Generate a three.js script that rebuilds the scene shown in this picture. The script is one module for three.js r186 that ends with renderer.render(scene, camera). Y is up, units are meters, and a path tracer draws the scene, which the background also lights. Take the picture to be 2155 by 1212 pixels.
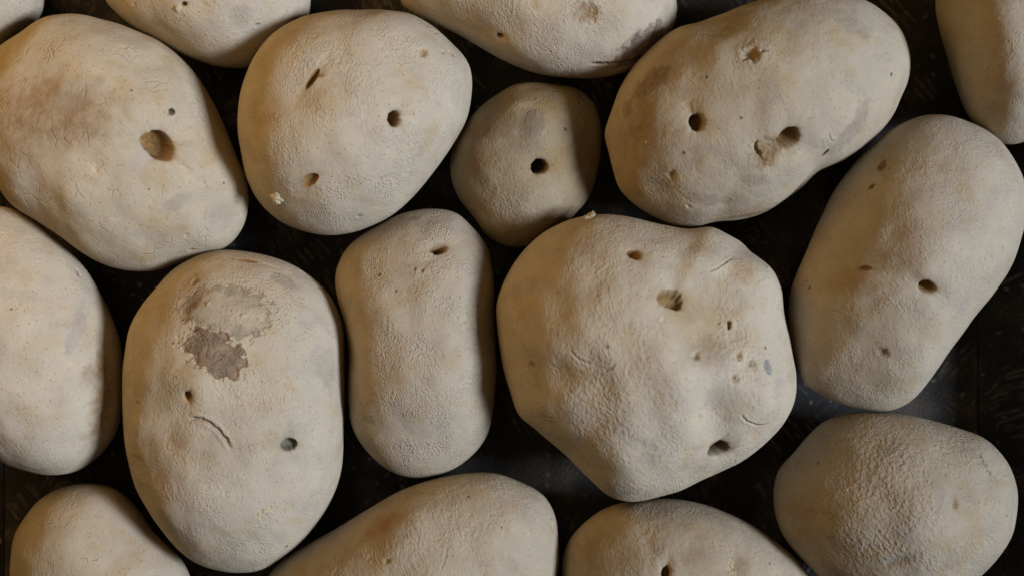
import * as THREE from 'three';
import { RectAreaLightUniformsLib } from 'three/addons/lights/RectAreaLightUniformsLib.js';
import { createNoise3D } from 'simplex-noise';

// ---------------------------------------------------------------- camera, light, exposure
const IW = 2155, IH = 1212;                       // size of the photograph, in whose pixels outlines were measured
const CAM_H = 0.598, FPX = 4095;                  // camera height above the tray floor; focal length in those pixels
const scene = new THREE.Scene();
const camera = new THREE.PerspectiveCamera(2 * Math.atan(IH / 2 / FPX) * 180 / Math.PI, IW / IH, 0.05, 20);
camera.position.set(0, CAM_H, 0);
camera.up.set(0, 0, -1);
camera.lookAt(0, 0, 0);
camera.updateProjectionMatrix();
camera.focus = CAM_H - 0.036;                    // sharp on the potatoes' upper flanks, the tray floor a little soft
camera.userData.fStop = 8;
scene.add(camera);

const renderer = new THREE.WebGLRenderer({ antialias: true });
renderer.toneMapping = THREE.LinearToneMapping;
renderer.toneMappingExposure = 0.96;
renderer.shadowMap.enabled = true;
renderer.shadowMap.type = THREE.PCFSoftShadowMap;
scene.background = new THREE.Color(0x000000);
RectAreaLightUniformsLib.init();

// cool daylight of a window to the right of the tray
const windowLight = new THREE.RectAreaLight(new THREE.Color().setRGB(0.76, 0.86, 0.985), 100, 1.5, 1.2);
windowLight.name = 'window_light';
windowLight.position.set(4.6, 3.7, 0.5);
windowLight.lookAt(0, 0.03, 0);
windowLight.castShadow = true;
scene.add(windowLight);
// warm shaded lamp standing close to the tray's left end
const roomLight = new THREE.RectAreaLight(new THREE.Color().setRGB(1.0, 0.60, 0.18), 3.05, 0.26, 0.26);
roomLight.name = 'warm_lamp_light';
roomLight.position.set(-0.28, 0.25, -0.19);
roomLight.lookAt(-0.02, 0.03, 0);
roomLight.castShadow = true;
scene.add(roomLight);
// dim warm room light from the ceiling, broad enough to reach the tray floor between the potatoes
const ceilingLight = new THREE.RectAreaLight(new THREE.Color().setRGB(1.0, 0.70, 0.40), 0.68, 1.2, 1.2);
ceilingLight.name = 'ceiling_light';
ceilingLight.position.set(-0.2, 1.5, -0.1);
ceilingLight.lookAt(0, 0, 0);
ceilingLight.castShadow = true;
scene.add(ceilingLight);

// ---------------------------------------------------------------- helpers
function mulberry(a) { return () => { a = (a + 0x6d2b79f5) | 0; let t = Math.imul(a ^ (a >>> 15), 1 | a); t = (t + Math.imul(t ^ (t >>> 7), 61 | t)) ^ t; return ((t ^ (t >>> 14)) >>> 0) / 4294967296; }; }
const clamp = (x, a = 0, b = 1) => (x < a ? a : x > b ? b : x);
const lerp = (a, b, t) => a + (b - a) * t;
const sstep = (a, b, x) => { const t = clamp((x - a) / (b - a)); return t * t * (3 - 2 * t); };
const n3 = createNoise3D(mulberry(77));

// tileable fields, sampled bilinearly: gradient noise (period 64 cells) and cellular distances (period 32 cells)
const FS = 1024;
function makePerlin(seed) {
  const r = mulberry(seed), L = 64, gx = new Float32Array(L * L), gy = new Float32Array(L * L), out = new Float32Array(FS * FS), q = FS / L;
  for (let i = 0; i < L * L; i++) { const a = r() * 6.2832; gx[i] = Math.cos(a); gy[i] = Math.sin(a); }
  for (let y = 0; y < FS; y++) for (let x = 0; x < FS; x++) {
    const X = x / q, Y = y / q, i = Math.floor(X), j = Math.floor(Y), u = X - i, v = Y - j, i1 = (i + 1) % L, j1 = (j + 1) % L;
    const f = (t) => t * t * t * (t * (t * 6 - 15) + 10), d = (a, b, p, s) => gx[b * L + a] * p + gy[b * L + a] * s;
    out[y * FS + x] = 1.5 * lerp(lerp(d(i, j, u, v), d(i1, j, u - 1, v), f(u)), lerp(d(i, j1, u, v - 1), d(i1, j1, u - 1, v - 1), f(u)), f(v));
  }
  return { data: out, period: L };
}
function makeWorley(seed) {
  const r = mulberry(seed), L = 32, px = new Float32Array(L * L), py = new Float32Array(L * L), f1 = new Float32Array(FS * FS), f21 = new Float32Array(FS * FS), q = FS / L;
  for (let i = 0; i < L * L; i++) { px[i] = r(); py[i] = r(); }
  for (let y = 0; y < FS; y++) for (let x = 0; x < FS; x++) {
    const X = x / q, Y = y / q, i = Math.floor(X), j = Math.floor(Y);
    let a = 9, b = 9;
    for (let dj = -1; dj < 2; dj++) for (let di = -1; di < 2; di++) {
      const k = ((j + dj + L) % L) * L + (i + di + L) % L, dx = i + di + px[k] - X, dy = j + dj + py[k] - Y, d = Math.sqrt(dx * dx + dy * dy);
      if (d < a) { b = a; a = d; } else if (d < b) b = d;
    }
    f1[y * FS + x] = a; f21[y * FS + x] = b - a;
  }
  return [{ data: f1, period: L }, { data: f21, period: L }];
}
function smp(F, x, y) {
  const q = FS / F.period, X = x * q, Y = y * q, i = Math.floor(X), j = Math.floor(Y), u = X - i, v = Y - j, m = FS - 1, D = F.data;
  const a = (j & m) * FS, b = ((j + 1) & m) * FS, c = i & m, d = (i + 1) & m;
  return (D[a + c] * (1 - u) + D[a + d] * u) * (1 - v) + (D[b + c] * (1 - u) + D[b + d] * u) * v;
}
const PN = makePerlin(5), PM = makePerlin(9), [WF1, WF21] = makeWorley(31);
const fbm = (x, y) => smp(PN, x, y) * 0.55 + smp(PM, x * 2.1 + 7.3, y * 2.1 + 1.7) * 0.28 + smp(PN, x * 4.3 + 3.1, y * 4.3 + 9.2) * 0.17;

// ---------------------------------------------------------------- the tray
const toSRGB = (c) => (c <= 0.0031308 ? c * 12.92 : 1.055 * Math.pow(c, 1 / 2.4) - 0.055);
function trayTextures() {
  const S = 1536, span = 0.36, col = new Uint8Array(S * S * 4), bump = new Float32Array(S * S), mark = new Float32Array(S * S), r = mulberry(404);
  // scuffs: bundles of short parallel scratches, and loose crumbs of dry soil
  const stroke = (x, y, a, len, wid, v) => {
    const n = Math.ceil(len), ca = Math.cos(a), sa = Math.sin(a);
    for (let i = 0; i <= n; i++) for (let k = -2; k <= 2; k++) {
      const X = Math.round(x + ca * i - sa * k), Y = Math.round(y + sa * i + ca * k);
      if (X < 0 || Y < 0 || X >= S || Y >= S) continue;
      const w = Math.exp(-k * k / (wid * wid)) * v * (0.55 + 0.45 * smp(PN, X * 0.11, Y * 0.11)) * Math.min(1, i / 4, (n - i) / 4);
      if (w > mark[Y * S + X]) mark[Y * S + X] = w;
    }
  };
  for (let b = 0; b < 520; b++) {
    const bx = r() * S, by = r() * S, a0 = (r() < 0.6 ? 0.95 : 2.25) + (r() - 0.5) * 0.5, n = 3 + r() * 9, v = 0.3 + r() * 0.7;
    for (let i = 0; i < n; i++) stroke(bx + i * 6.2 * Math.sin(a0) + (r() - 0.5) * 8, by - i * 6.2 * Math.cos(a0) + (r() - 0.5) * 14, a0 + (r() - 0.5) * 0.25, 9 + r() * 26, 0.9 + r() * 0.9, v * (0.4 + 0.6 * r()));
  }
  for (let c = 0; c < 1500; c++) { const v = 0.5 + r() * 0.9; stroke(r() * S, r() * S, r() * 6.3, 4 + r() * 7, 1 + r() * 1.3, v); }
  for (let y = 0; y < S; y++) for (let x = 0; x < S; x++) {
    const X = x / S * span * 1000, Y = y / S * span * 1000, k = y * S + x;
    const blot = fbm(X / 22 + 3, Y / 22 + 11), fine = smp(PM, X * 1.7, Y * 1.7), m = clamp(mark[k]);
    const soil = sstep(-0.12, 0.4, blot + 0.25 * fine);
    const c = [lerp(0.022, 0.060, soil), lerp(0.021, 0.050, soil), lerp(0.021, 0.041, soil)].map((q, i) => lerp(q * (1 + 0.25 * fine), [0.30, 0.27, 0.235][i], m * 0.75));
    for (let i = 0; i < 3; i++) col[k * 4 + i] = Math.round(255 * toSRGB(clamp(c[i])));
    col[k * 4 + 3] = 255;
    bump[k] = 1 + 0.06 * m + 0.02 * fine + 0.018 * Math.sin((X * 0.82 + Y * 0.57) * 3.9) * sstep(0.05, 0.3, smp(PN, X / 30 + 4, Y / 30));
  }
  const t = new THREE.DataTexture(col, S, S); t.colorSpace = THREE.SRGBColorSpace;
  const b = new THREE.DataTexture(bump, S, S, THREE.RedFormat, THREE.FloatType);
  for (const q of [t, b]) { q.magFilter = q.minFilter = THREE.LinearFilter; q.wrapS = q.wrapT = THREE.RepeatWrapping; q.needsUpdate = true; }
  return { map: t, bumpMap: b, span };
}
const TT = trayTextures();
const trayMat = new THREE.MeshPhysicalMaterial({ map: TT.map, bumpMap: TT.bumpMap, bumpScale: 0.001, roughness: 0.62, metalness: 0, specularIntensity: 0.18 });
function sheet(name, profile, parent) {          // profile: function (i, j) in 0..1 giving a point; a grid with uv in metres
  const nu = 24, nv = 24, P = [], U = [], I = [];
  for (let j = 0; j <= nv; j++) for (let i = 0; i <= nu; i++) { const [x, y, z, u, v] = profile(i / nu, j / nv); P.push(x, y, z); U.push(u / TT.span, v / TT.span); }
  for (let j = 0; j < nv; j++) for (let i = 0; i < nu; i++) { const a = j * (nu + 1) + i; I.push(a, a + nu + 1, a + 1, a + 1, a + nu + 1, a + nu + 2); }
  const g = new THREE.BufferGeometry();
  g.setAttribute('position', new THREE.Float32BufferAttribute(P, 3)); g.setAttribute('uv', new THREE.Float32BufferAttribute(U, 2)); g.setIndex(I); g.computeVertexNormals();
  const m = new THREE.Mesh(g, trayMat); m.name = name; m.castShadow = m.receiveShadow = true; parent.add(m); return m;
}
const TX0 = -0.1562, TX1 = 0.1432, TZ = 0.132, WALL = 0.03;
const tray = new THREE.Group();
tray.name = 'tray';
tray.userData = { label: 'scuffed dark plastic tray the potatoes lie in', category: 'tray' };
scene.add(tray);
{
  const g = new THREE.BoxGeometry(TX1 - TX0, 0.003, 2 * TZ), uv = g.attributes.uv, p = g.attributes.position;
  g.translate((TX0 + TX1) / 2, -0.0015, 0);
  for (let i = 0; i < uv.count; i++) uv.setXY(i, (p.getX(i) + 0.18) / TT.span, (p.getZ(i) + 0.18) / TT.span);
  const base = new THREE.Mesh(g, trayMat); base.name = 'tray_base'; base.castShadow = base.receiveShadow = true; tray.add(base);
  // four flared side walls: up the inside, over the rim, down the outside
  const prof = (t) => { const k = [[0.0003, 0.0002], [0.006, 0.0035], [0.017, 0.018], [0.0235, WALL], [0.0255, WALL + 0.0006], [0.0265, WALL - 0.001], [0.020, 0.0165], [0.008, -0.001], [0.0003, -0.003]];
    const f = t * 8, i = Math.min(7, Math.floor(f)), u = f - i; return [lerp(k[i][0], k[i + 1][0], u), lerp(k[i][1], k[i + 1][1], u), f * 0.009]; };
  for (const s of [1, -1]) {
    sheet('side_wall', (a, b) => { const [o, y, l] = prof(b), z = lerp(-1, 1, a) * (TZ + o); return [s > 0 ? TX1 + o : TX0 - o, y, s * z, z + 0.5, l]; }, tray);
    sheet('end_wall', (a, b) => { const [o, y, l] = prof(b), t = s > 0 ? 1 - a : a, x = lerp(TX0 - o, TX1 + o, t); return [x, y, s * (TZ + o), x + 0.5, l]; }, tray);
  }
}

// ---------------------------------------------------------------- potatoes
// outline: photograph pixels, clockwise, read off at the level of the potato's widest section.
// h: half thickness (mm). top: shift of the summit (px). skin: net-like cracks, curly ridges, scaly chips, relief direction (deg).
const POTATOES = [
  { label: 'large pale potato with one oval bore hole and a wide brown smudge', n: 270, h: 27, sq: 0.93, seed: 1, top: [-40, 0], tone: [0.35, 0.0],
    o: [[144,31],[198,37],[277,59],[347,94],[406,153],[446,213],[475,277],[495,327],[515,376],[520,431],[507,480],[475,519],[426,538],[366,556],[317,571],[257,569],[198,548],[163,523],[99,474],[30,432],[0,396],[-38,335],[-56,245],[-42,165],[0,101],[50,64],[99,37]],
    skin: [1.0, 0.35, 0.1, 80],
    f: [['pit',338,308,40,27,38,44,-0.35,-0.22,0],['dent',368,332,34,22,38,9],['pit',362,232,6,6,0,8,0,0,2],['crater',398,363,11,5,1],['crater',200,355,15,4,1],['stain',115,232,112,62,12,'brown',0.85],['stain',55,295,75,55,0,'brown',0.5],['stain',165,200,60,30,-30,'grey',0.3],
      ['stain',368,428,34,14,-25,'grey',0.65],['stain',468,450,40,34,0,'lilac',0.45],['crack',[[434,432],[431,446],[425,468]],3,0.35],['crater',390,496,6,3,1],['crater',402,527,9,4,0],['stain',300,318,26,30,0,'blue',0.45],['speck',275,190,5],['speck',312,398,4],['speck',470,385,5],['stain',250,80,60,18,0,'grey',0.35],['dent',205,340,60,60,0,5]] },
  { label: 'elongated pale potato cut by the tray side, rough brown scab along its edge', n: 220, h: 27, sq: 0.93, seed: 2, dark: 1, top: [-20, 0], tone: [0.0, 0.1],
    o: [[0,436],[65,462],[131,518],[176,570],[216,642],[242,708],[254,786],[254,864],[235,923],[196,969],[150,996],[85,998],[39,985],[0,966],[-55,905],[-95,810],[-110,700],[-95,560],[-50,462]],
    skin: [0.15, 0.45, 0.2, 90],
    f: [['crater',163,573,10,6,2],['stain',163,690,16,60,10,'lilac',0.6],['stain',215,835,24,95,12,'brown',0.75],['stain',200,780,24,40,40,'brown',0.6],['crack',[[183,800],[205,785],[232,750]],4,0.5],['stain',40,620,60,10,0,'grey',0.25],['stain',60,985,30,6,15,'brown',0.6],['rough',212,850,36,110,12,0.35],['speck',15,445,4],['speck',22,650,5]] },
  { label: 'tall broad potato with two torn brown scabs and a curved crack', n: 300, h: 29, sq: 0.93, seed: 3, dark: 0.97, top: [-20, 0], tone: [0.05, 0.1],
    o: [[458,526],[497,526],[562,538],[627,564],[680,606],[710,655],[721,695],[724,760],[725,830],[722,917],[716,995],[693,1060],[654,1119],[601,1165],[543,1198],[484,1203],[431,1191],[379,1158],[340,1113],[307,1054],[281,995],[265,930],[260,864],[262,786],[268,734],[288,668],[320,616],[366,564],[412,538]],
    skin: [0.1, 0.85, 0.25, 92],
    f: [['slot',515,547,28,8,8,13],['crater',636,575,9,4,0],['patch',476,650,92,56,8,'grey2',0.8],['stain',520,668,34,20,0,'pale',0.5],['scab',450,742,70,40,32],['stain',405,640,12,40,25,'umber',0.75],
      ['pit',394,836,9,11,0,17,-0.4,-0.4,0],['crack',[[392,879],[415,880],[438,888],[458,904],[474,924],[490,953]],6,1.7],['pit',609,938,18,15,-10,22,0.2,-0.3,3],['stain',605,940,44,36,0,'grey',0.4],['stain',690,775,32,42,0,'grey2',0.35],['stain',665,765,22,35,10,'lilac',0.4],
      ['flecks',558,1077,22,9,-25],['speck',602,1150,7],['crater',410,592,9,4,0],['stain',405,592,30,16,-40,'ochre',0.6],['stain',600,592,30,20,20,'grey2',0.6],['crack',[[595,605],[610,618],[617,632]],3,0.4],['stain',325,838,50,32,0,'olive',0.5],['stain',285,960,20,5,0,'brown',0.4],['stain',375,925,18,20,0,'brown',0.35],['stain',460,960,60,50,0,'grey',0.25],['crater',288,848,6,3,0],['crater',437,640,7,-4,1],['crater',510,663,6,-4,1]] },
  { label: 'smooth broad potato with a round bore hole, a slit and a pale sprout nub', n: 300, h: 29, sq: 0.95, seed: 4, top: [-20, 0], tone: [0.12, 0.0],
    o: [[688,25],[757,21],[827,23],[866,30],[916,59],[955,94],[980,124],[992,158],[992,208],[982,252],[955,302],[916,356],[876,406],[827,450],[767,480],[708,494],[653,490],[594,470],[554,436],[525,386],[510,327],[503,277],[505,223],[517,168],[544,114],[579,74],[628,42]],
    skin: [0.2, 1.0, 0.1, 85],
    f: [['pit',833,251,15,16,0,52,-0.55,0.0,0],['crater',858,245,13,4,1],['crater',872,233,7,-3,1],['slot',657,165,27,8,-55,13],['pit',648,181,11,6,-30,16,-0.5,0.3,0],['pit',677,156,5,5,0,8,0,0,0],['crater',890,110,12,6,0],['crater',914,66,10,4,0],['crater',932,110,5,3,0],['crater',951,113,8,4,0],['slot',652,379,24,12,-42,10],['speck',630,382,5],['crater',755,455,6,3,2],['stain',750,460,22,14,0,'blue',0.3],['stain',885,320,10,14,0,'grey',0.4],['stain',645,130,16,8,0,'blue',0.4],['stain',960,200,18,30,0,'grey',0.25]],
    bud: [582,417,13] },
  { label: 'small round mottled potato with a dark round worm hole', n: 230, h: 18.5, sq: 1, seed: 5, dark: 0.76, top: [-25, 5], tone: [1.1, 0.15],
    o: [[1118,174],[1167,178],[1217,188],[1247,213],[1261,243],[1268,282],[1265,327],[1254,376],[1237,418],[1200,462],[1157,497],[1108,520],[1063,517],[1024,495],[994,455],[964,416],[949,376],[948,337],[957,292],[979,262],[1009,228],[1049,198],[1083,179]],
    skin: [0.1, 0.5, 0.6, 85],
    f: [['pit',1136,351,17,16,0,75,0,-0.25,4],['speck',1190,272,6],['crater',1221,216,7,3,0],['stain',1065,260,60,24,-25,'umber',0.5],['stain',1120,260,24,34,15,'grey2',0.7],['stain',1100,290,40,30,0,'grey2',0.5],['stain',1010,350,26,50,0,'brown',0.45],['stain',1180,460,36,12,-30,'umber',0.7],['dent',1100,250,12,40,15,3],['stain',1150,420,40,50,0,'pale',0.35],['stain',1225,330,36,90,0,'brown',0.5],['stain',1040,300,60,60,0,'brown',0.35],['stain',1130,470,60,30,0,'brown',0.35],['rough',1050,400,60,80,0,0.3]] },
  { label: 'potato with a purple bruise above a long groove, cut by the tray rim', n: 240, h: 25, sq: 0.95, seed: 6, tone: [0.05, 0.15],
    o: [[896,38],[962,70],[1018,104],[1068,130],[1118,149],[1174,160],[1230,164],[1274,161],[1312,152],[1352,133],[1392,98],[1416,61],[1423,35],[1423,8],[1405,-45],[1345,-95],[1240,-125],[1090,-125],[960,-90],[870,-40],[842,0],[862,20]],
    skin: [0.15, 0.7, 0.35, 60],
    f: [['pit',1052,78,9,8,0,16,-0.2,-0.3,0],['crater',1236,24,26,10,0],['stain',1232,26,26,22,0,'brown',0.6],['rough',1232,26,36,30,0,0.5],['crater',1386,45,9,5,1],['stain',1352,98,62,42,-25,'purple',0.9],['crack',[[1238,134],[1275,134],[1310,131],[1345,122],[1385,100]],7,1.6],['stain',1360,125,34,18,-25,'umber',0.7],['stain',1130,6,45,22,0,'pale',0.45],['stain',1130,10,10,12,0,'ochre',0.5],['crack',[[1082,-8],[1080,20],[1078,42]],4,-0.25],['crater',1374,2,6,-3,1],['stain',960,30,50,30,30,'ochre',0.35]] },
  { label: 'long knobbly potato with several bore holes and brown blotches', n: 310, h: 31, sq: 0.98, seed: 7, dark: 0.93, top: [0, 0], tone: [0.3, 0.2],
    o: [[1562,15],[1606,0],[1680,-14],[1750,-14],[1819,2],[1859,25],[1889,54],[1908,94],[1916,134],[1911,173],[1898,205],[1879,243],[1834,297],[1775,337],[1715,364],[1686,396],[1656,421],[1606,450],[1557,463],[1507,466],[1463,476],[1423,474],[1384,460],[1339,433],[1304,396],[1290,356],[1280,317],[1272,282],[1283,243],[1299,198],[1319,158],[1349,119],[1389,82],[1423,59],[1478,45],[1517,32]],
    skin: [0.1, 0.3, 0.3, 60],
    f: [['pit',1466,256,16,19,0,44,-0.55,0.1,0],['crack',[[1444,208],[1448,224],[1456,240]],13,0.9],['pit',1666,296,27,22,-25,44,-0.55,-0.2,0],['pit',1598,314,8,17,-15,12,-0.3,0,5],['pit',1612,338,7,13,-30,14,-0.3,0,5],['pit',1625,318,6,9,20,8,-0.3,0,5],['dent',1612,322,26,28,0,7],['rough',1614,322,36,40,-20,1.0],['stain',1613,322,27,31,0,'brown',0.75],['crater',1581,112,19,13,0],['stain',1581,112,15,15,0,'brown',0.5],['slot',1738,322,13,4,-52,9],['crack',[[1745,282],[1748,294],[1757,300]],4,0.5],['stain',1735,300,22,18,0,'lilac',0.3],
      ['stain',1370,172,50,26,-25,'umber',0.65],['stain',1320,230,16,22,0,'umber',0.5],['stain',1345,320,75,115,10,'brown',0.45],['stain',1330,370,50,60,10,'ochre',0.6],['crater',1412,372,12,6,0],['stain',1380,388,30,18,10,'grey2',0.7],['stain',1490,420,44,16,10,'grey2',0.6],['stain',1580,452,50,13,-8,'umber',0.55],['stain',1400,440,60,30,25,'brown',0.45],['crack',[[1420,56],[1470,68],[1512,76]],5,-0.5],['stain',1530,45,60,22,-20,'brown',0.55],['stain',1800,55,40,22,10,'grey2',0.5],['stain',1830,160,50,40,0,'lilac',0.22],['stain',1795,275,60,24,-45,'grey2',0.6],['speck',1877,156,7],['crater',1360,298,5,-3,1],['speck',1438,322,8],['crack',[[1580,388],[1600,378],[1618,366]],4,0.4],['speck',1487,162,6],['speck',1560,248,5],['stain',1640,385,50,24,-25,'lilac',0.4],['stain',1590,380,26,16,0,'grey2',0.4],['dent',1690,392,55,24,-35,9],['dent',1430,215,50,60,20,7],['dent',1395,385,50,40,0,6],['dent',1520,60,50,30,-15,7],['dent',1340,350,40,60,0,-7],['rough',1400,390,60,50,0,0.35],['stain',1420,120,45,40,-30,'brown',0.35],['stain',1360,260,40,60,0,'brown',0.35],['crater',1450,436,6,3,1]] },
  { label: 'pale potato with a tiny yellow sprout crater, touching the slit potato', n: 220, h: 23, sq: 0.92, seed: 8, tone: [0.0, 0.1],
    o: [[222,0],[247,28],[282,56],[317,78],[353,99],[388,115],[423,129],[458,138],[501,141],[536,134],[574,108],[616,76],[642,44],[652,11],[650,-25],[615,-80],[530,-112],[420,-112],[310,-85],[240,-40]],
    skin: [0.15, 0.5, 0.4, 20],
    f: [['crater',373,18,8,-5,1],['pit',386,8,6,5,0,9,0,0,0],['crater',281,8,5,3,1],['crater',540,53,6,5,2],['stain',505,35,24,22,0,'grey',0.5],['dent',625,45,24,40,30,5],['stain',340,25,26,16,0,'blue',0.3],['stain',430,90,60,24,15,'ochre',0.25]] },
  { label: 'potato poking from the tray corner beside the brown-smudged potato', n: 120, h: 22, sq: 0.92, seed: 9, tone: [0.0, 0.15],
    o: [[83,-4],[74,25],[53,49],[25,76],[0,94],[-35,96],[-70,75],[-85,20],[-75,-60],[-20,-105],[40,-95],[78,-50]],
    skin: [0.2, 0.6, 0.5, 60], f: [] },
  { label: 'smooth tan potato jammed against the tray side wall above the bored oblong one', n: 210, h: 30, sq: 1.08, seed: 10, dark: 0.86, top: [0, 0], tone: [0.1, 0.05],
    o: [[1978,0],[1984,34],[1995,73],[2006,107],[2017,157],[2032,205],[2048,244],[2071,272],[2093,293],[2118,302],[2150,300],[2178,284],[2198,235],[2204,150],[2200,50],[2182,-60],[2130,-110],[2060,-115],[2005,-85],[1980,-40]],
    skin: [0.1, 0.7, 0.3, 90],
    f: [['stain',2140,200,10,14,0,'olive',0.4],['stain',2090,230,30,30,0,'ochre',0.3]] },
  { label: 'oblong potato leaning on the tray side, single bore hole at its waist', n: 290, h: 32, sq: 1.14, seed: 11, dark: 0.9, top: [5, 0], tone: [0.1, 0.1],
    o: [[1947,243],[1997,242],[2047,258],[2098,292],[2131,334],[2153,380],[2158,434],[2153,484],[2131,551],[2089,617],[2039,676],[1997,734],[1956,801],[1914,847],[1872,864],[1814,859],[1747,840],[1692,801],[1670,734],[1660,667],[1666,609],[1697,534],[1722,475],[1755,409],[1797,350],[1855,292],[1905,258]],
    skin: [0.1, 0.7, 0.35, 75],
    f: [['crater',1857,350,11,5,0],['stain',1857,350,9,16,30,'umber',0.85],['crater',1836,393,6,3,0],['stain',1836,393,8,6,0,'umber',0.8],['crack',[[1850,366],[1862,371],[1872,378]],3,0.3],['slot',1822,564,18,5,12,6],['crack',[[1690,541],[1760,548],[1850,556],[1905,574],[1945,596]],26,0.9],['pit',1955,607,19,14,35,34,-0.45,-0.25,0],['crater',1857,742,12,5,2],['stain',1857,742,18,12,0,'grey2',0.5],['speck',1705,605,6],['speck',1698,592,5],['stain',1780,590,60,24,0,'ochre',0.4],['stain',2090,420,14,40,25,'lilac',0.3]] },
  { label: 'rough-skinned roundish potato with a short slit in its flaky skin', n: 280, h: 30, sq: 1.12, seed: 12, dark: 0.8, top: [5, 0], tone: [0.25, 0.2],
    o: [[1640,990],[1674,950],[1701,919],[1735,888],[1776,872],[1817,866],[1878,870],[1946,880],[2014,900],[2068,922],[2109,956],[2133,994],[2143,1035],[2138,1082],[2126,1130],[2099,1174],[2061,1212],[2000,1250],[1920,1272],[1830,1262],[1750,1230],[1700,1188],[1652,1132],[1632,1080],[1629,1035]],
    skin: [0.1, 0.3, 1.3, 50],
    f: [['crack',[[2058,952],[2070,972],[2088,1004]],6,1.2],['stain',2012,1060,9,18,0,'brown',0.7],['crater',2012,1062,10,3,0],['dent',1882,1185,40,12,-30,9],['rough',1830,1020,110,140,0,0.5],['speck',1722,975,6],['speck',2120,1085,5],['stain',1860,1190,40,14,-30,'grey2',0.4]] },
  { label: 'half-seen potato with a dark pit below the big lumpy one', n: 240, h: 26, sq: 1.04, seed: 13, dark: 0.84, top: [10, 0], tone: [0.3, 0.2],
    o: [[1182,1180],[1196,1138],[1223,1107],[1264,1075],[1309,1059],[1361,1052],[1412,1050],[1467,1057],[1525,1076],[1584,1107],[1635,1142],[1676,1176],[1704,1212],[1720,1260],[1690,1325],[1600,1360],[1470,1370],[1330,1352],[1232,1305],[1188,1240]],
    skin: [0.1, 0.3, 0.6, 60],
    f: [['pit',1400,1206,9,17,10,32,-0.2,0.3,0],['dent',1366,1146,16,32,-20,4],['stain',1564,1196,18,34,0,'brown',0.55],['flecks',1540,1190,10,22,0],['stain',1240,1165,50,40,0,'brown',0.5],['stain',1480,1170,40,30,0,'grey',0.35],['speck',1620,1185,5],['crater',1217,1135,6,3,1]] },
  { label: 'long potato with an orange-brown blotch, end against the half-seen pitted one', n: 250, h: 27, sq: 1.04, seed: 14, dark: 0.86, top: [10, 5], tone: [0.25, 0.1],
    o: [[640,1149],[705,1113],[771,1074],[836,1036],[888,1016],[941,1003],[993,996],[1045,997],[1098,1015],[1143,1041],[1167,1080],[1175,1126],[1173,1212],[1150,1275],[1100,1325],[1000,1362],[860,1375],[720,1362],[620,1325],[565,1270],[560,1220],[590,1180]],
    skin: [0.1, 0.6, 0.9, 70],
    f: [['stain',808,1105,46,24,-10,'rust',0.6],['crater',815,1180,7,4,0],['speck',985,1045,5],['stain',690,1200,60,30,-20,'brown',0.35],['crater',1162,1100,10,-3,1],['speck',1055,1110,4],['crack',[[940,1150],[935,1180],[925,1205]],4,0.3]] },
  { label: 'smooth tan potato tucked under the scabbed one, almost unmarked', n: 200, h: 23, sq: 1, seed: 15, dark: 0.88, tone: [0.15, 0.0],
    o: [[22,1212],[23,1168],[31,1126],[46,1095],[69,1064],[100,1039],[135,1024],[177,1017],[208,1019],[239,1029],[262,1047],[291,1080],[318,1120],[350,1152],[380,1182],[398,1220],[405,1270],[380,1335],[310,1375],[200,1380],[100,1345],[40,1285]],
    skin: [0.35, 0.35, 0.15, 85],
    f: [['crack',[[165,1172],[178,1174],[182,1182]],3,0.4],['crack',[[190,1178],[200,1178],[206,1172]],3,0.4],['crack',[[92,1101],[105,1100],[112,1099]],3,0.3]] },
  { label: 'slim peanut-shaped potato with a small bore hole near one end', n: 270, h: 25, sq: 1.05, seed: 16, dark: 0.88, top: [0, 0], tone: [0.1, 0.15],
    o: [[862,445],[915,440],[960,449],[1000,482],[1026,518],[1036,564],[1040,616],[1041,681],[1044,747],[1043,799],[1038,864],[1024,917],[991,960],[947,990],[901,1003],[856,1003],[810,985],[771,949],[743,904],[734,851],[731,799],[733,747],[726,681],[713,636],[706,596],[711,557],[732,518],[766,490],[812,464]],
    skin: [0.1, 1.15, 0.3, 85],
    f: [['pit',924,521,19,12,-28,42,-0.5,0.5,0],['crater',872,566,5,4,0],['crater',888,568,5,4,2],['stain',866,460,14,10,0,'brown',0.5],['stain',776,882,14,10,0,'grey2',0.5],['stain',895,560,22,10,0,'ochre',0.3],['speck',798,578,6],['speck',833,612,5],['stain',880,560,20,8,0,'brown',0.3],['crack',[[895,545],[905,550],[915,551]],4,0.3]] },
  { label: 'biggest lumpy potato with hollows, several pits and a curled skin flake', n: 330, h: 34, sq: 0.97, seed: 17, dark: 1, top: [-10, 0], tone: [0.0, 0.25],
    o: [[1255,452],[1327,457],[1392,474],[1450,484],[1497,479],[1532,495],[1556,516],[1595,541],[1627,570],[1644,609],[1649,668],[1664,727],[1676,786],[1674,838],[1654,884],[1621,923],[1562,969],[1490,1002],[1418,1034],[1366,1049],[1320,1052],[1281,1041],[1235,1002],[1183,949],[1131,904],[1092,871],[1072,819],[1054,747],[1045,681],[1045,636],[1060,590],[1092,538],[1137,494],[1196,464]],
    skin: [0.1, 0.45, 0.65, 75],
    f: [['dent',1500,665,85,85,0,40],['dent',1510,880,46,80,-10,28],['dent',1180,788,100,36,6,10],['dent',1556,520,30,16,40,8],['dent',1250,680,70,65,0,-16],['dent',1608,585,46,55,0,-13],['dent',1608,840,55,58,0,-18],['rough',1555,740,70,80,0,0.55],['dent',1560,700,26,26,0,8],['dent',1575,770,30,22,0,7],['dent',1390,740,50,130,-28,-14],
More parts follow.
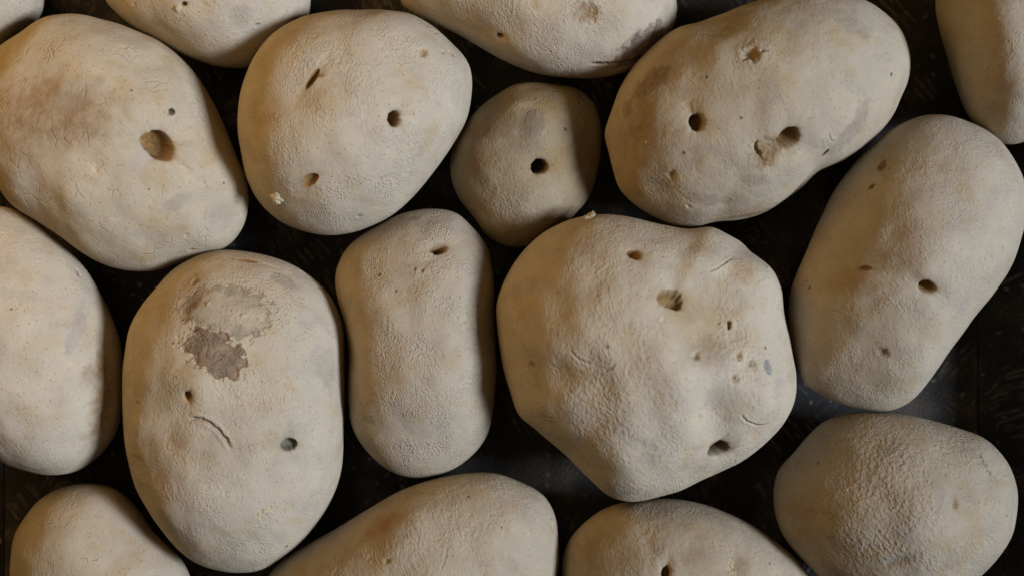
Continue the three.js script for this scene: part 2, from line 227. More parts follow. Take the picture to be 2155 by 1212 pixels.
      ['pit',1420,621,32,22,-8,40,-0.22,0.12,0],['pit',1337,533,18,13,35,17,-0.5,-0.3,0],['pit',1518,953,25,19,-20,44,-0.6,0.1,2],['stain',1530,945,34,26,0,'umber',0.5],['crater',1545,676,18,-5,1],['slot',1548,678,5,11,-15,12],['crater',1472,748,10,10,1],['crater',1562,747,9,9,0],['crater',1586,764,10,10,0],['crater',1550,797,10,10,0],['speck',1280,731,7],['crater',1478,891,9,5,1],['stain',1480,895,22,20,0,'pale',0.45],['stain',1615,772,12,13,0,'slate',0.9],
      ['stain',1480,660,95,75,0,'ochre',0.5],['stain',1500,740,40,40,0,'brown',0.3],['crack',[[1493,569],[1512,563],[1530,550],[1544,541]],4,0.7],['crack',[[1558,872],[1568,886],[1590,893],[1618,888]],4,0.7],['stain',1565,575,20,26,20,'rust',0.5],['stain',1540,545,30,10,-25,'grey2',0.4],['stain',1460,490,24,12,0,'blue',0.4],['crater',1118,771,10,5,0],['stain',1200,790,60,18,5,'ochre',0.45],['crack',[[1155,880],[1163,879],[1172,881]],4,0.35],['crack',[[1162,880],[1163,890],[1165,901]],3,0.35],['crack',[[1198,735],[1218,758],[1245,768]],5,0.5],['crack',[[1270,782],[1285,775],[1297,765]],5,0.5],['crater',1398,673,6,3,1],['stain',1322,1038,20,9,0,'brown',0.4],['stain',1250,690,60,60,0,'pale',0.3],['crater',1610,570,6,-3,1],['crater',1640,610,6,-3,1],['speck',1612,731,5],['rough',1260,850,90,130,-30,0.4]],
    flake: [1241,458] },
];
const PAL = { brown: [0.27, 0.175, 0.095], ochre: [0.40, 0.275, 0.14], grey: [0.33, 0.285, 0.225], grey2: [0.28, 0.225, 0.165], lilac: [0.37, 0.315, 0.27], blue: [0.37, 0.36, 0.335], umber: [0.19, 0.11, 0.055], pale: [0.57, 0.48, 0.355], purple: [0.155, 0.10, 0.085], olive: [0.32, 0.27, 0.16], rust: [0.33, 0.165, 0.06], slate: [0.20, 0.205, 0.21] };
const FLESH = [[0.30, 0.170, 0.062], [0.56, 0.46, 0.30], [0.095, 0.070, 0.047], [0.13, 0.115, 0.09], [0.09, 0.055, 0.03], [0.42, 0.31, 0.18]];

function closedSpline(pts, n) {                   // smooth closed outline, resampled
  const c = new THREE.CatmullRomCurve3(pts.map(([x, y]) => new THREE.Vector3(x, y, 0)), true, 'centripetal');
  return c.getSpacedPoints(n);
}
function buildPotato(D, idx) {
  const hm = D.h / 1000, ye = hm, mpp = (CAM_H - ye) / FPX;   // metres per photograph pixel at the widest section
  const pts = closedSpline(D.o, 720).map((p) => [(p.x - IW / 2) * mpp, (p.y - IH / 2) * mpp]);
  let A = 0, cx = 0, cz = 0;
  for (let i = 0, j = pts.length - 1; i < pts.length; j = i++) { const k = pts[j][0] * pts[i][1] - pts[i][0] * pts[j][1]; A += k; cx += (pts[j][0] + pts[i][0]) * k; cz += (pts[j][1] + pts[i][1]) * k; }
  cx /= 3 * A; cz /= 3 * A;
  const NR = 1440, R = new Float32Array(NR + 1);
  { const acc = new Float64Array(NR), cnt = new Uint16Array(NR);
    for (let i = 0; i < pts.length; i++) { const a = pts[i], b = pts[(i + 1) % pts.length];
      for (let t = 0; t < 1; t += 0.1) { const x = lerp(a[0], b[0], t) - cx, z = lerp(a[1], b[1], t) - cz; let k = Math.floor(((Math.atan2(z, x) / 6.283185307 + 1) % 1) * NR) % NR; acc[k] += Math.hypot(x, z); cnt[k]++; } }
    for (let k = 0; k < NR; k++) { if (cnt[k]) { R[k] = acc[k] / cnt[k]; continue; } let a = k, b = k; while (!cnt[(a + NR) % NR]) a--; while (!cnt[b % NR]) b++; const va = acc[(a + NR) % NR] / cnt[(a + NR) % NR], vb = acc[b % NR] / cnt[b % NR]; R[k] = lerp(va, vb, (k - a) / (b - a)); }
    const T = R.slice(0, NR); for (let k = 0; k < NR; k++) { let s = 0; for (let d = -6; d <= 6; d++) s += T[(k + d + NR) % NR]; R[k] = s / 13; } R[NR] = R[0]; }
  const Rm = Math.sqrt(Math.abs(A) / 2 / Math.PI);
  const rOf = (th) => { const f = ((th / 6.283185307 + 2) % 1) * NR, k = Math.floor(f), u = f - k; return lerp(R[k], R[k + 1], u); };
  const sq = D.sq, shx = (D.top?.[0] ?? 0) * mpp, shz = (D.top?.[1] ?? 0) * mpp;
  function S(s, th, out) {                        // the smooth body: s 0 at the summit, 1 at the widest section, 2 underneath
    const ph = s * Math.PI / 2, sn = Math.pow(Math.max(Math.sin(ph), 0), sq), cr = Math.cos(ph), c = Math.sign(cr) * Math.pow(Math.abs(cr), sq + 0.04);
    // the outline's knobs fade towards the summit
    const r = lerp(Rm * 0.35 + 0.65 * rOf(th), rOf(th), sstep(0.0, 1.0, s < 1 ? s : 2 - s)) * sn, dx = Math.cos(th), dz = Math.sin(th);
    const w = 0.25 + 0.75 * Math.abs(c), q = 1 / 0.03, up = Math.max(c, 0);
    const lump = (n3((cx + dx * r) * q, c * 0.9 + idx * 5.1, (cz + dz * r) * q) * 0.0012 + n3((cx + dx * r) * q * 2.3, c * 2 + idx * 3.7, (cz + dz * r) * q * 2.3) * 0.0004) * w * (c > 0 ? 1 : 0.5);
    out[0] = cx + dx * (r + lump * sn) + shx * up * up; out[2] = cz + dz * (r + lump * sn) + shz * up * up; out[1] = ye + c * hm + lump * c * (c > 0 ? 1 : 0);
    return out;
  }
  const t0 = [0, 0, 0], t1 = [0, 0, 0], t2 = [0, 0, 0];
  // anchor of a feature: where the line of sight through a photograph pixel meets the body
  const table = [];
  for (let i = 0; i <= 60; i++) for (let j = 0; j < 120; j++) { const s = i / 60 * 1.02, th = j / 120 * 6.283185307; S(s, th, t0); const f = FPX / (CAM_H - t0[1]); table.push([s, th, IW / 2 + t0[0] * f, IH / 2 + t0[2] * f]); }
  function anchor(px, py) {
    let best = 1e9, bs = 0, bt = 0;
    for (const [s, th, x, y] of table) { const d = (x - px) ** 2 + (y - py) ** 2; if (d < best) { best = d; bs = s; bt = th; } }
    let ds = 0.01, dt = 0.03;
    for (let k = 0; k < 40; k++) {
      let ok = false;
      for (const [a, b] of [[ds, 0], [-ds, 0], [0, dt], [0, -dt]]) { const s = clamp(bs + a, 0.0005, 1.02), th = bt + b; S(s, th, t0); const f = FPX / (CAM_H - t0[1]), d = (IW / 2 + t0[0] * f - px) ** 2 + (IH / 2 + t0[2] * f - py) ** 2; if (d < best) { best = d; bs = s; bt = th; ok = true; } }
      if (!ok) { ds *= 0.5; dt *= 0.5; }
    }
    S(bs, bt, t0); S(bs + 0.01, bt, t1); S(bs, bt + 0.01 / Math.max(bs, 0.02), t2);
    const P = new THREE.Vector3(...t0), a = new THREE.Vector3(...t1).sub(P), b = new THREE.Vector3(...t2).sub(P), n = b.cross(a).normalize();
    if (n.y < 0) n.negate();
    const e1 = new THREE.Vector3(1, 0, 0).addScaledVector(n, -n.x).normalize(), e2 = new THREE.Vector3().crossVectors(e1, n).normalize();
    if (e2.z < 0) e2.negate();
    return { P, n, e1, e2 };
  }
  const pits = [], geos = [], cols = [], bumps = [];
  for (const f of D.f) {
    const [k, x, y] = f, rad = (d) => d * Math.PI / 180;
    if (k === 'crack') {
      const line = f[1].map(([a, b]) => anchor(a, b).P);
      const g = { k, line, w: f[2] * mpp, d: f[3] };
      g.c = line.reduce((q, p) => q.add(p), new THREE.Vector3()).multiplyScalar(1 / line.length); g.r = Math.max(...line.map((p) => p.distanceTo(g.c))) + g.w * 3;
      (f[2] > 12 ? geos : bumps).push(g); 
      continue;
    }
    const an = anchor(x, y), F = { k, ...an };
    if (k === 'pit') { Object.assign(F, { rx: f[3] * mpp, ry: f[4] * mpp, rot: rad(f[5]), dep: f[6] * mpp * 1.15, tx: f[7], ty: f[8], tint: FLESH[f[9]], ph: x * 0.7 + y }); { const q = Math.hypot(F.tx, F.ty) * F.dep / (1.1 * Math.min(F.rx, F.ry)); if (q > 1) { F.tx /= q; F.ty /= q; } } pits.push(F); cols.push(F); }
    else if (k === 'slot') { Object.assign(F, { k: 'pit', slot: true, rx: f[3] * mpp, ry: f[4] * mpp, rot: rad(f[5]), dep: f[6] * mpp, tx: 0, ty: 0, tint: FLESH[0], ph: x }); pits.push(F); cols.push(F); }
    else if (k === 'dent') { Object.assign(F, { rx: f[3] * mpp, ry: f[4] * mpp, rot: rad(f[5]), d: f[6] * mpp }); geos.push(F); }
    else if (k === 'crater') { Object.assign(F, { rx: f[3] * mpp, ry: f[3] * mpp * 0.85, rot: x % 3, d: f[4] * mpp, tint: FLESH[f[5]] }); geos.push(F); cols.push(F); bumps.push(F); }
    else if (k === 'stain') { Object.assign(F, { rx: f[3] * mpp, ry: f[4] * mpp, rot: rad(f[5]), tint: PAL[f[6]], a: f[7], crisp: f[6] === 'purple' || f[6] === 'slate' ? 0.16 : /grey2|umber|pale/.test(f[6]) ? 0.3 : f[6] === 'lilac' || f[6] === 'grey' ? 0.28 : 0.6, ph: x * 0.013 + y * 0.031 }); cols.push(F); }
    else if (k === 'patch') { Object.assign(F, { rx: f[3] * mpp, ry: f[4] * mpp, rot: rad(f[5]), tint: PAL[f[6]], a: f[7], ph: x * 0.013 }); cols.push(F); bumps.push(F); }
    else if (k === 'scab') { Object.assign(F, { rx: f[3] * mpp, ry: f[4] * mpp, rot: rad(f[5]), tint: [0.225, 0.155, 0.105], a: 0.9, ph: 1.3 }); cols.push(F); bumps.push(F); }
    else if (k === 'speck') { Object.assign(F, { rx: f[3] * mpp * 0.55, ry: f[3] * mpp * 0.55, rot: 0, ph: x, tint: [0.13, 0.10, 0.075], a: 0.85 }); cols.push(F); bumps.push(F); }
    else if (k === 'flecks') { Object.assign(F, { rx: f[3] * mpp, ry: f[4] * mpp, rot: rad(f[5]) }); cols.push(F); bumps.push(F); }
    else if (k === 'rough') { Object.assign(F, { rx: f[3] * mpp, ry: f[4] * mpp, rot: rad(f[5]), d: f[6] }); bumps.push(F); }
  }
  for (const F of [...pits, ...geos, ...cols, ...bumps]) if (F.rx) { F.cr = Math.cos(F.rot); F.sr = Math.sin(F.rot); F.reach = Math.max(F.rx, F.ry) * (F.k === 'pit' ? 2.7 : 2.6); }
  let lu = 0, lv = 0, lw = 0;
  const local = (F, p) => { const x = p[0] - F.P.x, y = p[1] - F.P.y, z = p[2] - F.P.z; if (x * x + y * y + z * z > F.reach * F.reach) return false; const a = x * F.e1.x + y * F.e1.y + z * F.e1.z, b = x * F.e2.x + y * F.e2.y + z * F.e2.z; lw = x * F.n.x + y * F.n.y + z * F.n.z; lu = (a * F.cr + b * F.sr) / F.rx; lv = (-a * F.sr + b * F.cr) / F.ry; return true; };
  const lineDist = (L, p) => { let best = 1e9; lu = 0; for (let i = 0; i + 1 < L.line.length; i++) { const a = L.line[i], b = L.line[i + 1], dx = b.x - a.x, dy = b.y - a.y, dz = b.z - a.z, l2 = dx * dx + dy * dy + dz * dz, t = clamp(((p[0] - a.x) * dx + (p[1] - a.y) * dy + (p[2] - a.z) * dz) / l2), d = (p[0] - a.x - t * dx) ** 2 + (p[1] - a.y - t * dy) ** 2 + (p[2] - a.z - t * dz) ** 2; if (d < best) { best = d; lu = (i + t) / (L.line.length - 1); } } return Math.sqrt(best); };
  const pitD = (F) => { const d = Math.sqrt(lu * lu + lv * lv), a = Math.atan2(lv, lu); return d / (1 + 0.055 * Math.sin(a * 2 + F.ph) + 0.04 * Math.sin(a * 3 + F.ph * 2.1) + 0.06 * n3(Math.cos(a) * 1.6, Math.sin(a) * 1.6, F.ph) + 0.025 * n3(Math.cos(a) * 3, Math.sin(a) * 3, F.ph)); };

  // ---- geometry
  const n = D.n, pos = [], uv = [], own = [], p = [0, 0, 0];
  function vert(s, th) {
    S(s, th, p);
    let mine = -1;
    const b = [p[0], p[1], p[2]];
    if (s < 1.1) { const q = 150, m = (n3(b[0] * q, b[1] * q, b[2] * q) * 0.00006 + n3(b[0] * q * 2.2, b[1] * q * 2.2, b[2] * q * 2.2 + 5) * 0.000025) * sstep(1.1, 0.9, s); p[1] += m; p[0] += m * 0.5 * Math.cos(th) * s; p[2] += m * 0.5 * Math.sin(th) * s; }
    for (const F of geos) {
      if (F.k === 'crack') { if (Math.hypot(b[0] - F.c.x, b[1] - F.c.y, b[2] - F.c.z) > F.r) continue; const d = lineDist(F, b) / F.w, a = F.w * 0.28 * F.d * Math.exp(-d * d) * sstep(0, 0.2, lu) * sstep(1, 0.8, lu); p[1] -= a; continue; }
      if (!local(F, b)) continue;
      let d = Math.sqrt(lu * lu + lv * lv);
      if (F.k === 'crater') d *= 1 + 0.35 * n3(b[0] * 420, b[1] * 420, b[2] * 420) + 0.22 * n3(b[0] * 1300, b[1] * 1300, b[2] * 1300);
      const w = F.k === 'crater' ? Math.exp(-d * d * 1.6) - 0.12 * Math.exp(-((d - 1.3) ** 2) * 7) : Math.exp(-d * d);
      const m = F.d * w * sstep(2.6, 1.9, d);
      p[0] -= F.n.x * m; p[1] -= F.n.y * m; p[2] -= F.n.z * m;
    }
    for (let k = 0; k < pits.length; k++) {
      const F = pits[k];
      if (!local(F, b)) continue;
      const d = pitD(F);
      if (d > 2.6) continue;
      const g = d < 0.8 ? d : d < 1.6 ? lerp(0.8, 1.0, (d - 0.8) / 0.8) : lerp(1.0, 2.6, d - 1.6), sc = d > 1e-6 ? g / d - 1 : 0;
      let dep = F.slot ? sstep(1.5, 0.2, d) : d < 0.8 ? 1 - 0.3 * (d / 0.8) ** 2 : d < 1.75 ? 0.7 * (1 - sstep(0.6, 1.75, d)) / (1 - sstep(0.6, 1.75, 0.8)) : 0;
      if (d < 0.9) dep *= 1 + sstep(0.9, 0.5, d) * (0.07 * n3(b[0] * 1100, b[2] * 1100, k) + 0.03 * n3(b[0] * 2600, b[2] * 2600, k + 7));
      const brim = 0.30 * Math.min(F.rx, F.ry) * Math.exp(-((g / 1.45) ** 2)) * sstep(2.6, 1.9, d);
      if (F.tint === FLESH[5]) dep *= 0.7 + 0.5 * smp(PN, b[0] * 900, b[2] * 900);
      const U = lu * F.rx * sc, V = lv * F.ry * sc, a = U * F.cr - V * F.sr, c = U * F.sr + V * F.cr, m = dep * F.dep + (F.slot ? 0 : brim), tu = F.tx * m, tv = F.ty * m;
      p[0] += F.e1.x * (a + tu) + F.e2.x * (c + tv) - F.n.x * m; p[1] += F.e1.y * (a + tu) + F.e2.y * (c + tv) - F.n.y * m; p[2] += F.e1.z * (a + tu) + F.e2.z * (c + tv) - F.n.z * m;
      if (d < 1.5) mine = k;
      break;
    }
    if (p[1] < 0.0002) p[1] = 0.0002;
    pos.push(p[0], p[1], p[2]);
    const q = s <= 1 ? s : 2 - s;
    uv.push(0.5 + 0.49 * q * Math.cos(th), 0.5 + 0.49 * q * Math.sin(th));
    own.push(mine);
  }
  for (let j = 0; j <= n; j++) for (let i = 0; i <= n; i++) {
    const a = 2 * i / n - 1, b = 2 * j / n - 1;
    let r, t;
    if (a === 0 && b === 0) { r = 0; t = 0; } else if (Math.abs(a) > Math.abs(b)) { r = a; t = Math.PI / 4 * (b / a); } else { r = b; t = Math.PI / 2 - Math.PI / 4 * (a / b); }
    vert(Math.abs(r), r < 0 ? t + Math.PI : t);
  }
  const tris = [], W = n + 1;
  for (let j = 0; j < n; j++) for (let i = 0; i < n; i++) { const a = j * W + i; if ((i < n / 2) === (j < n / 2)) tris.push(a, a + W + 1, a + 1, a, a + W, a + W + 1); else tris.push(a, a + W, a + 1, a + 1, a + W, a + W + 1); }
  // underside: rings of a quarter of the rim's vertices
  const rim = [];
  for (let i = 0; i < n; i++) rim.push(i); for (let j = 0; j < n; j++) rim.push(j * W + n); for (let i = n; i > 0; i--) rim.push(n * W + i); for (let j = n; j > 0; j--) rim.push(j * W);
  const angOf = (v) => Math.atan2(uv[2 * v + 1] - 0.5, uv[2 * v] - 0.5), M = rim.length / 4, RK = 22, ringStart = [];
  for (let k = 1; k <= RK; k++) { ringStart[k] = pos.length / 3; for (let i = 0; i < M; i++) vert(1 + 0.97 * (k / RK) ** 1.15, angOf(rim[i * 4])); }
  for (let i = 0; i < M; i++) {
    const a = ringStart[1] + i, b = ringStart[1] + (i + 1) % M, f = (q) => rim[(i * 4 + q) % rim.length];
    tris.push(f(0), f(1), a, f(1), f(2), a, a, f(2), b, f(2), f(3), b, f(3), f(4), b);
  }
  for (let k = 1; k < RK; k++) for (let i = 0; i < M; i++) { const a = ringStart[k] + i, b = ringStart[k] + (i + 1) % M, c = a + M, d = b + M; tris.push(a, b, c, b, d, c); }
  const pole = pos.length / 3; vert(2, 0);
  for (let i = 0; i < M; i++) tris.push(ringStart[RK] + i, ringStart[RK] + (i + 1) % M, pole);
  const full = new THREE.BufferGeometry();
  full.setAttribute('position', new THREE.Float32BufferAttribute(pos, 3)); full.setIndex(tris); full.computeVertexNormals();
  const nor = full.attributes.normal.array;
  if (nor[3 * ((n / 2 | 0) * W + (n / 2 | 0)) + 1] < 0) { for (let i = 0; i < tris.length; i += 3) { const q = tris[i + 1]; tris[i + 1] = tris[i + 2]; tris[i + 2] = q; } for (let i = 0; i < nor.length; i++) nor[i] = -nor[i]; }

  // ---- skin colour and relief
  const rot = (D.skin[3] - 90) * Math.PI / 180, cR = Math.cos(rot), sR = Math.sin(rot), ox = idx * 13.7 + 3, oy = idx * 7.9 + 5;
  const base = [lerp(0.510, 0.40, D.tone[0] * 0.75), lerp(0.428, 0.308, D.tone[0] * 0.75), lerp(0.326, 0.18, D.tone[0] * 0.75)];
  const each = (N, fn) => {
    for (let y = 0; y < N; y++) for (let x = 0; x < N; x++) {
      const a = ((x + 0.5) / N - 0.5) / 0.49, b = ((y + 0.5) / N - 0.5) / 0.49, s = Math.min(1.02, Math.hypot(a, b)), th = Math.atan2(b, a);
      if (Math.hypot(a, b) > 1.05) continue;
      S(s, th, p);
      const arc = rOf(th) * s * 1.35 * 1000;            // millimetres along the surface
      fn(y * N + x, p, arc * Math.cos(th), arc * Math.sin(th));
    }
  };
  const CN = Math.min(768, n * 2 + 160), BN = Math.min(1024, n * 3 + 60);
  const col = new Uint8Array(CN * CN * 4).fill(255), bump = new Float32Array(CN > 0 ? BN * BN : 0).fill(1);
  each(CN, (k, P, qx, qy) => {
    const X = qx + ox, Y = qy + oy;
    const big = fbm(X / 16, Y / 16), mid = fbm(X / 5 + 20, Y / 5 + 9), fine = smp(PM, X * 1.6, Y * 1.6), grain = smp(PN, X * 3.7 + 1, Y * 3.7);
    let c = [base[0], base[1], base[2]];
    const och = sstep(0.02, 0.5, big + 0.45 * mid) * (0.35 + 0.5 * D.tone[0]), gry = sstep(0.05, 0.5, fbm(X / 9 + 40, Y / 9 + 3) + 0.35 * mid) * (0.25 + D.tone[1]);
    const mix = (t, a) => { c[0] = lerp(c[0], t[0], a); c[1] = lerp(c[1], t[1], a); c[2] = lerp(c[2], t[2], a); };
    mix(PAL.ochre, och); mix(PAL.lilac, gry);
    mix(PAL.pale, 0.35 * sstep(0.12, 0.5, fbm(X / 7 + 11, Y / 7 + 31)));
    const dots = smp(WF1, X * 0.42, Y * 0.42); mix(PAL.umber, 0.5 * sstep(0.13, 0.05, dots) * sstep(-0.05, 0.15, mid));
    const flk = smp(WF1, X * 0.55 + 13, Y * 0.55 + 4); mix([0.62, 0.54, 0.41], 0.45 * sstep(0.15, 0.05, flk) * sstep(0.05, 0.25, -mid));
    const v = 1 + 0.10 * mid + 0.055 * fine + 0.05 * grain; c[0] *= v; c[1] *= v; c[2] *= v * (1 - 0.04 * mid);
    for (const F of cols) {
      if (!local(F, P)) continue;
      if (F.k === 'pit') {
        const d = pitD(F), m = 1 + 0.3 * smp(PM, X * 2.2, Y * 2.2) + 0.25 * mid;
        const a = sstep(1.72, 1.05, d); if (a > 0) mix([F.tint[0] * m, F.tint[1] * m, F.tint[2] * m], a);
        mix(PAL.brown, 0.35 * sstep(0.1, 0.5, mid + 0.3) * sstep(2.1, 1.55, d) * (1 - a));
        continue;
      }
      const wob = 0.30 * smp(PN, X * 0.35 + F.ph * 5 || X * 0.35, Y * 0.35) + 0.14 * smp(PM, X * 0.9, Y * 0.9) + 0.05 * smp(PN, X * 2.4, Y * 2.4), d = Math.sqrt(lu * lu + lv * lv) + wob;
      if (F.k === 'stain') { const sharp = F.crisp; mix(F.tint, Math.min(0.95, F.a * 1.2) * sstep(1 + sharp, 1 - sharp, d) * (0.5 + 0.5 * clamp(0.55 + 1.1 * mid + 0.45 * fine + 0.5 * smp(PN, X * 0.6 + 8, Y * 0.6)))); }
      else if (F.k === 'patch') { const e = sstep(1.05, 0.97, d), rim = sstep(0.62, 0.95, d + 0.3 * smp(PM, X * 0.3, Y * 0.3)); mix(F.tint, F.a * e * (0.38 + 0.62 * rim)); }
      else if (F.k === 'scab') { const m = 1 + 0.55 * mid + 0.25 * fine + 0.3 * smp(PN, X * 0.45, Y * 0.45), e = sstep(1.08, 0.96, d); mix([F.tint[0] * m, F.tint[1] * m, F.tint[2] * m], e * F.a); mix(PAL.umber, 0.6 * e * sstep(0.82, 0.98, d)); mix(PAL.pale, 0.5 * sstep(1.2, 1.05, d) * (1 - e)); }
      else if (F.k === 'speck') mix(F.tint, F.a * sstep(1.15, 0.8, d));
      else if (F.k === 'crater') { mix(F.tint, 0.5 * sstep(1.05, 0.4, d)); }
      else if (F.k === 'flecks') { const q = smp(WF1, X * 1.1, Y * 1.1); mix([0.62, 0.50, 0.27], 0.9 * sstep(1.1, 0.9, d) * sstep(0.4, 0.25, q)); mix(PAL.umber, 0.6 * sstep(1.1, 0.9, d) * sstep(0.62, 0.75, q)); }
    }
    for (let i = 0; i < 3; i++) col[k * 4 + i] = Math.round(255 * toSRGB(clamp(c[i] * 0.77 * (D.dark ?? 1), 0.004, 0.85)));  // dark: dirtier skin, partly light falloff towards bottom and right put into colour
  });
  const [kn, kv, kc] = D.skin;
  each(BN, (k, P, qx, qy) => {
    const X0 = qx + ox, Y0 = qy + oy, wx = 0.9 * smp(PN, X0 * 0.22, Y0 * 0.22), wy = 0.9 * smp(PM, X0 * 0.22, Y0 * 0.22);
    const X = X0 + wx, Y = Y0 + wy, rx = (X * cR + Y * sR), ry = (-X * sR + Y * cR) * 0.62;
    const mA = sstep(-0.28, 0.22, fbm(X0 / 11 + 5, Y0 / 11 + 2)), mB = sstep(-0.2, 0.3, fbm(X0 / 8 + 25, Y0 / 8 + 12));
    let h = 0;
    if (kn > 0.02) { const e = smp(WF21, rx * 0.30, ry * 0.42); h -= kn * 0.2 * mB * sstep(0.11, 0.0, e) * sstep(-0.15, 0.2, smp(PM, X0 * 0.13, Y0 * 0.13)); }
    if (kv > 0.02) {
      const v1 = smp(PN, rx * 0.8, ry * 0.8) + 0.3 * smp(PM, rx * 1.6, ry * 1.6), v2 = smp(PM, rx * 1.15 + 9, ry * 1.15 + 4);
      h += kv * mA * (0.12 * Math.exp(-((v1 / 0.13) ** 2)) + 0.09 * Math.exp(-((v2 / 0.14) ** 2)));
      h -= kv * mA * 0.07 * Math.exp(-(((v1 - 0.2) / 0.10) ** 2));
    }
    if (kc > 0.02) { const c1 = smp(PN, rx * 0.9 + 30, ry * 0.9), c2 = smp(PM, rx * 1.7, ry * 1.7 + 11); h += kc * (0.3 + 0.7 * mB) * (0.11 * sstep(-0.05, 0.28, c1 + 0.4 * c2) + 0.045 * c2); }
    h += 0.014 * smp(PN, X0 * 2.6, Y0 * 2.6) + 0.010 * smp(PM, X0 * 4.3, Y0 * 4.3) + 0.06 * fbm(X0 * 0.35 + 3, Y0 * 0.35);
    const dots = smp(WF1, X0 * 0.42, Y0 * 0.42); h -= 0.05 * sstep(0.13, 0.04, dots);
    for (const F of pits) if (local(F, P)) h *= 0.15 + 0.85 * sstep(1.5, 2.4, pitD(F));
    for (const F of bumps) {
      if (F.k === 'crack') { if (Math.hypot(P[0] - F.c.x, P[1] - F.c.y, P[2] - F.c.z) > F.r) continue; const d = lineDist(F, P) + F.w * 0.35 * smp(PN, X0 * 1.2, Y0 * 1.2), e = sstep(0, 0.15, lu) * sstep(1, 0.8, lu); h -= 0.5 * F.d * e * Math.exp(-((d / (F.w * 0.5)) ** 2)) - 0.12 * F.d * e * Math.exp(-(((d - F.w * 1.3) / (F.w * 0.6)) ** 2)); continue; }
      if (!local(F, P)) continue;
      const d = Math.sqrt(lu * lu + lv * lv) + 0.35 * smp(PN, X0 * 0.5, Y0 * 0.5) + 0.25 * smp(PM, X0 * 1.3, Y0 * 1.3);
      if (F.k === 'speck') h -= 0.2 * sstep(1.2, 0.5, d);
      else if (F.k === 'crater') h += 0.11 * sstep(1.6, 0.8, d) * smp(PM, X0 * 1.6, Y0 * 1.6);
      else if (F.k === 'scab') h += -0.2 * sstep(1.06, 0.96, d) + sstep(1.0, 0.85, d) * (0.3 * fbm(X0 * 0.5, Y0 * 0.5) - 0.2 * Math.exp(-((smp(PM, X0 * 0.28, Y0 * 0.28) / 0.06) ** 2)));
      else if (F.k === 'patch') h += sstep(1.06, 0.96, d) * (-0.14 + 0.12 * fbm(X0 * 0.4, Y0 * 0.4)) + 0.08 * Math.exp(-(((d - 1.12) / 0.08) ** 2));
      else if (F.k === 'flecks') h += 0.3 * sstep(1.1, 0.8, d) * (smp(WF1, X0 * 1.1, Y0 * 1.1) - 0.4);
      else if (F.k === 'rough') h += F.d * sstep(1.3, 0.5, d) * (0.22 * smp(PN, X0 * 0.8, Y0 * 0.8) + 0.16 * smp(PM, X0 * 1.7, Y0 * 1.7));
    }
    bump[k] = 1 + h;
  });
  const ct = new THREE.DataTexture(col, CN, CN); ct.colorSpace = THREE.SRGBColorSpace;
  const bt = new THREE.DataTexture(bump, BN, BN, THREE.RedFormat, THREE.FloatType);
  for (const q of [ct, bt]) { q.magFilter = q.minFilter = THREE.LinearFilter; q.needsUpdate = true; }
  const mat = new THREE.MeshPhysicalMaterial({ map: ct, bumpMap: bt, bumpScale: 0.001, roughness: 0.86, metalness: 0, specularIntensity: 0.35 });
  const inner = new THREE.MeshPhysicalMaterial({ map: ct, roughness: 0.8, metalness: 0, specularIntensity: 0.4 });

  // ---- the thing: skin, and one part for every hole bored into it
  const G = new THREE.Group(), V0 = new THREE.Vector3(cx, 0, cz);
  G.name = idx ? 'potato_' + String(idx).padStart(3, '0') : 'potato';
  G.position.copy(V0);
  G.userData = { label: D.label, category: 'potato', group: 'potatoes lying in the tray' };
  const lists = [[], ...pits.map(() => [])];
  for (let i = 0; i < tris.length; i += 3) { const a = own[tris[i]], o = a >= 0 && a === own[tris[i + 1]] && a === own[tris[i + 2]] ? a + 1 : 0; lists[o].push(tris[i], tris[i + 1], tris[i + 2]); }
  lists.forEach((L, q) => {
    if (!L.length) return;
    const id = new Map(), P = [], N = [], U = [], I = [];
    for (const v of L) { let k = id.get(v); if (k === undefined) { k = id.size; id.set(v, k); P.push(pos[3 * v] - cx, pos[3 * v + 1], pos[3 * v + 2] - cz); N.push(nor[3 * v], nor[3 * v + 1], nor[3 * v + 2]); U.push(uv[2 * v], uv[2 * v + 1]); } I.push(k); }
    const g = new THREE.BufferGeometry();
    g.setAttribute('position', new THREE.Float32BufferAttribute(P, 3)); g.setAttribute('normal', new THREE.Float32BufferAttribute(N, 3)); g.setAttribute('uv', new THREE.Float32BufferAttribute(U, 2)); g.setIndex(I);
    const m = new THREE.Mesh(g, q ? inner : mat); m.name = q ? (pits[q - 1].slot ? 'skin_slit' : 'bore_hole') : 'skin'; m.castShadow = m.receiveShadow = true; G.add(m);
  });
  // a knob of sprout, or a curl of loose skin
  const small = (name, an, make, material) => { const m = new THREE.Mesh(make(an), material); m.name = name; m.castShadow = m.receiveShadow = true; G.add(m); };
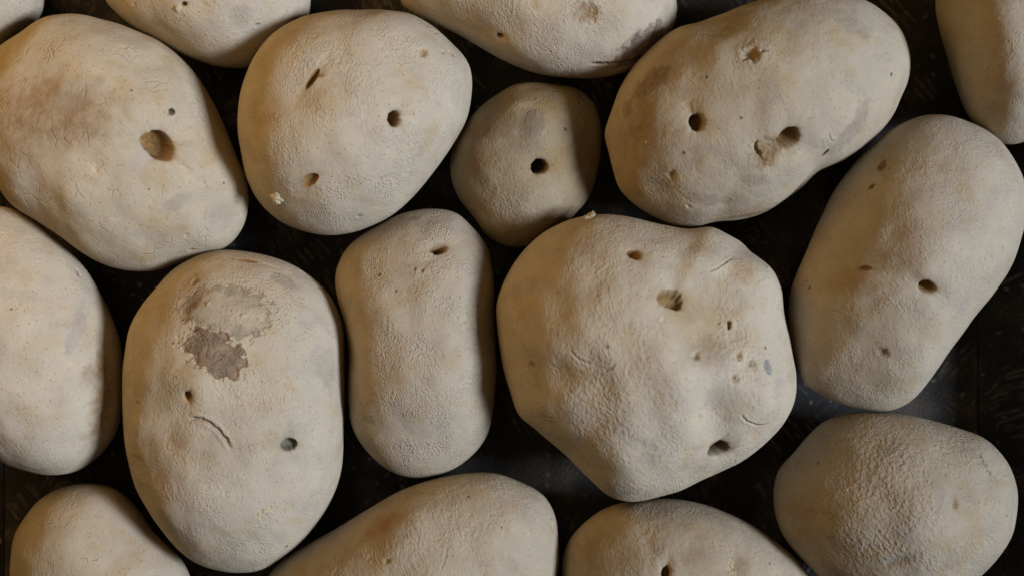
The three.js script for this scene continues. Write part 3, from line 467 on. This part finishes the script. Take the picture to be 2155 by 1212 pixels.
  if (D.bud) {
    const an = anchor(D.bud[0], D.bud[1]), r = D.bud[2] * mpp;
    small('sprout_nub', an, () => {
      const g = new THREE.IcosahedronGeometry(r, 5), a = g.attributes.position, v = new THREE.Vector3();
      for (let i = 0; i < a.count; i++) { v.fromBufferAttribute(a, i); const d = 1 + 0.30 * n3(v.x / r * 1.1, v.y / r * 1.1, v.z / r * 1.1 + 3) + 0.12 * n3(v.x / r * 3, v.y / r * 3, v.z / r * 3); v.multiplyScalar(d); const q = an.P.clone().addScaledVector(an.e1, v.x).addScaledVector(an.e2, v.y * 1.1).addScaledVector(an.n, v.z * 0.6 + r * 0.12); a.setXYZ(i, q.x - cx, q.y, q.z - cz); }
      g.computeVertexNormals(); return g;
    }, new THREE.MeshStandardMaterial({ color: new THREE.Color().setRGB(0.42, 0.35, 0.23), roughness: 0.85 }));
  }
  if (D.flake) {
    const an = anchor(D.flake[0], D.flake[1]);
    small('skin_flake', an, () => {
      const g = new THREE.IcosahedronGeometry(1, 8), a = g.attributes.position, v = new THREE.Vector3(), dir = an.e1.clone().multiplyScalar(0.4).addScaledVector(an.e2, -0.92), side = new THREE.Vector3().crossVectors(dir, an.n);
      for (let i = 0; i < a.count; i++) {
        v.fromBufferAttribute(a, i);
        const d = 1 + 0.32 * n3(v.x * 1.3 + 4, v.y * 1.3, v.z) + 0.16 * n3(v.x * 3.4, v.y * 3.4, v.z + 9), lobe = v.y > 0 ? 0.78 + 0.22 * Math.sin(v.y * 4) : 1;
        const q = an.P.clone().addScaledVector(side, v.x * d * 11 * lobe * mpp).addScaledVector(dir, v.y * d * 17 * mpp + 4 * mpp).addScaledVector(an.n, v.z * d * 3.4 * mpp + (3 + 5 * v.y * v.y * Math.sign(v.y)) * mpp);
        a.setXYZ(i, q.x - cx, q.y, q.z - cz);
      }
      g.computeVertexNormals(); return g;
    }, new THREE.MeshStandardMaterial({ color: new THREE.Color().setRGB(0.46, 0.40, 0.30), roughness: 0.9 }));
  }
  scene.add(G);
}
POTATOES.forEach(buildPotato);
renderer.render(scene, camera);
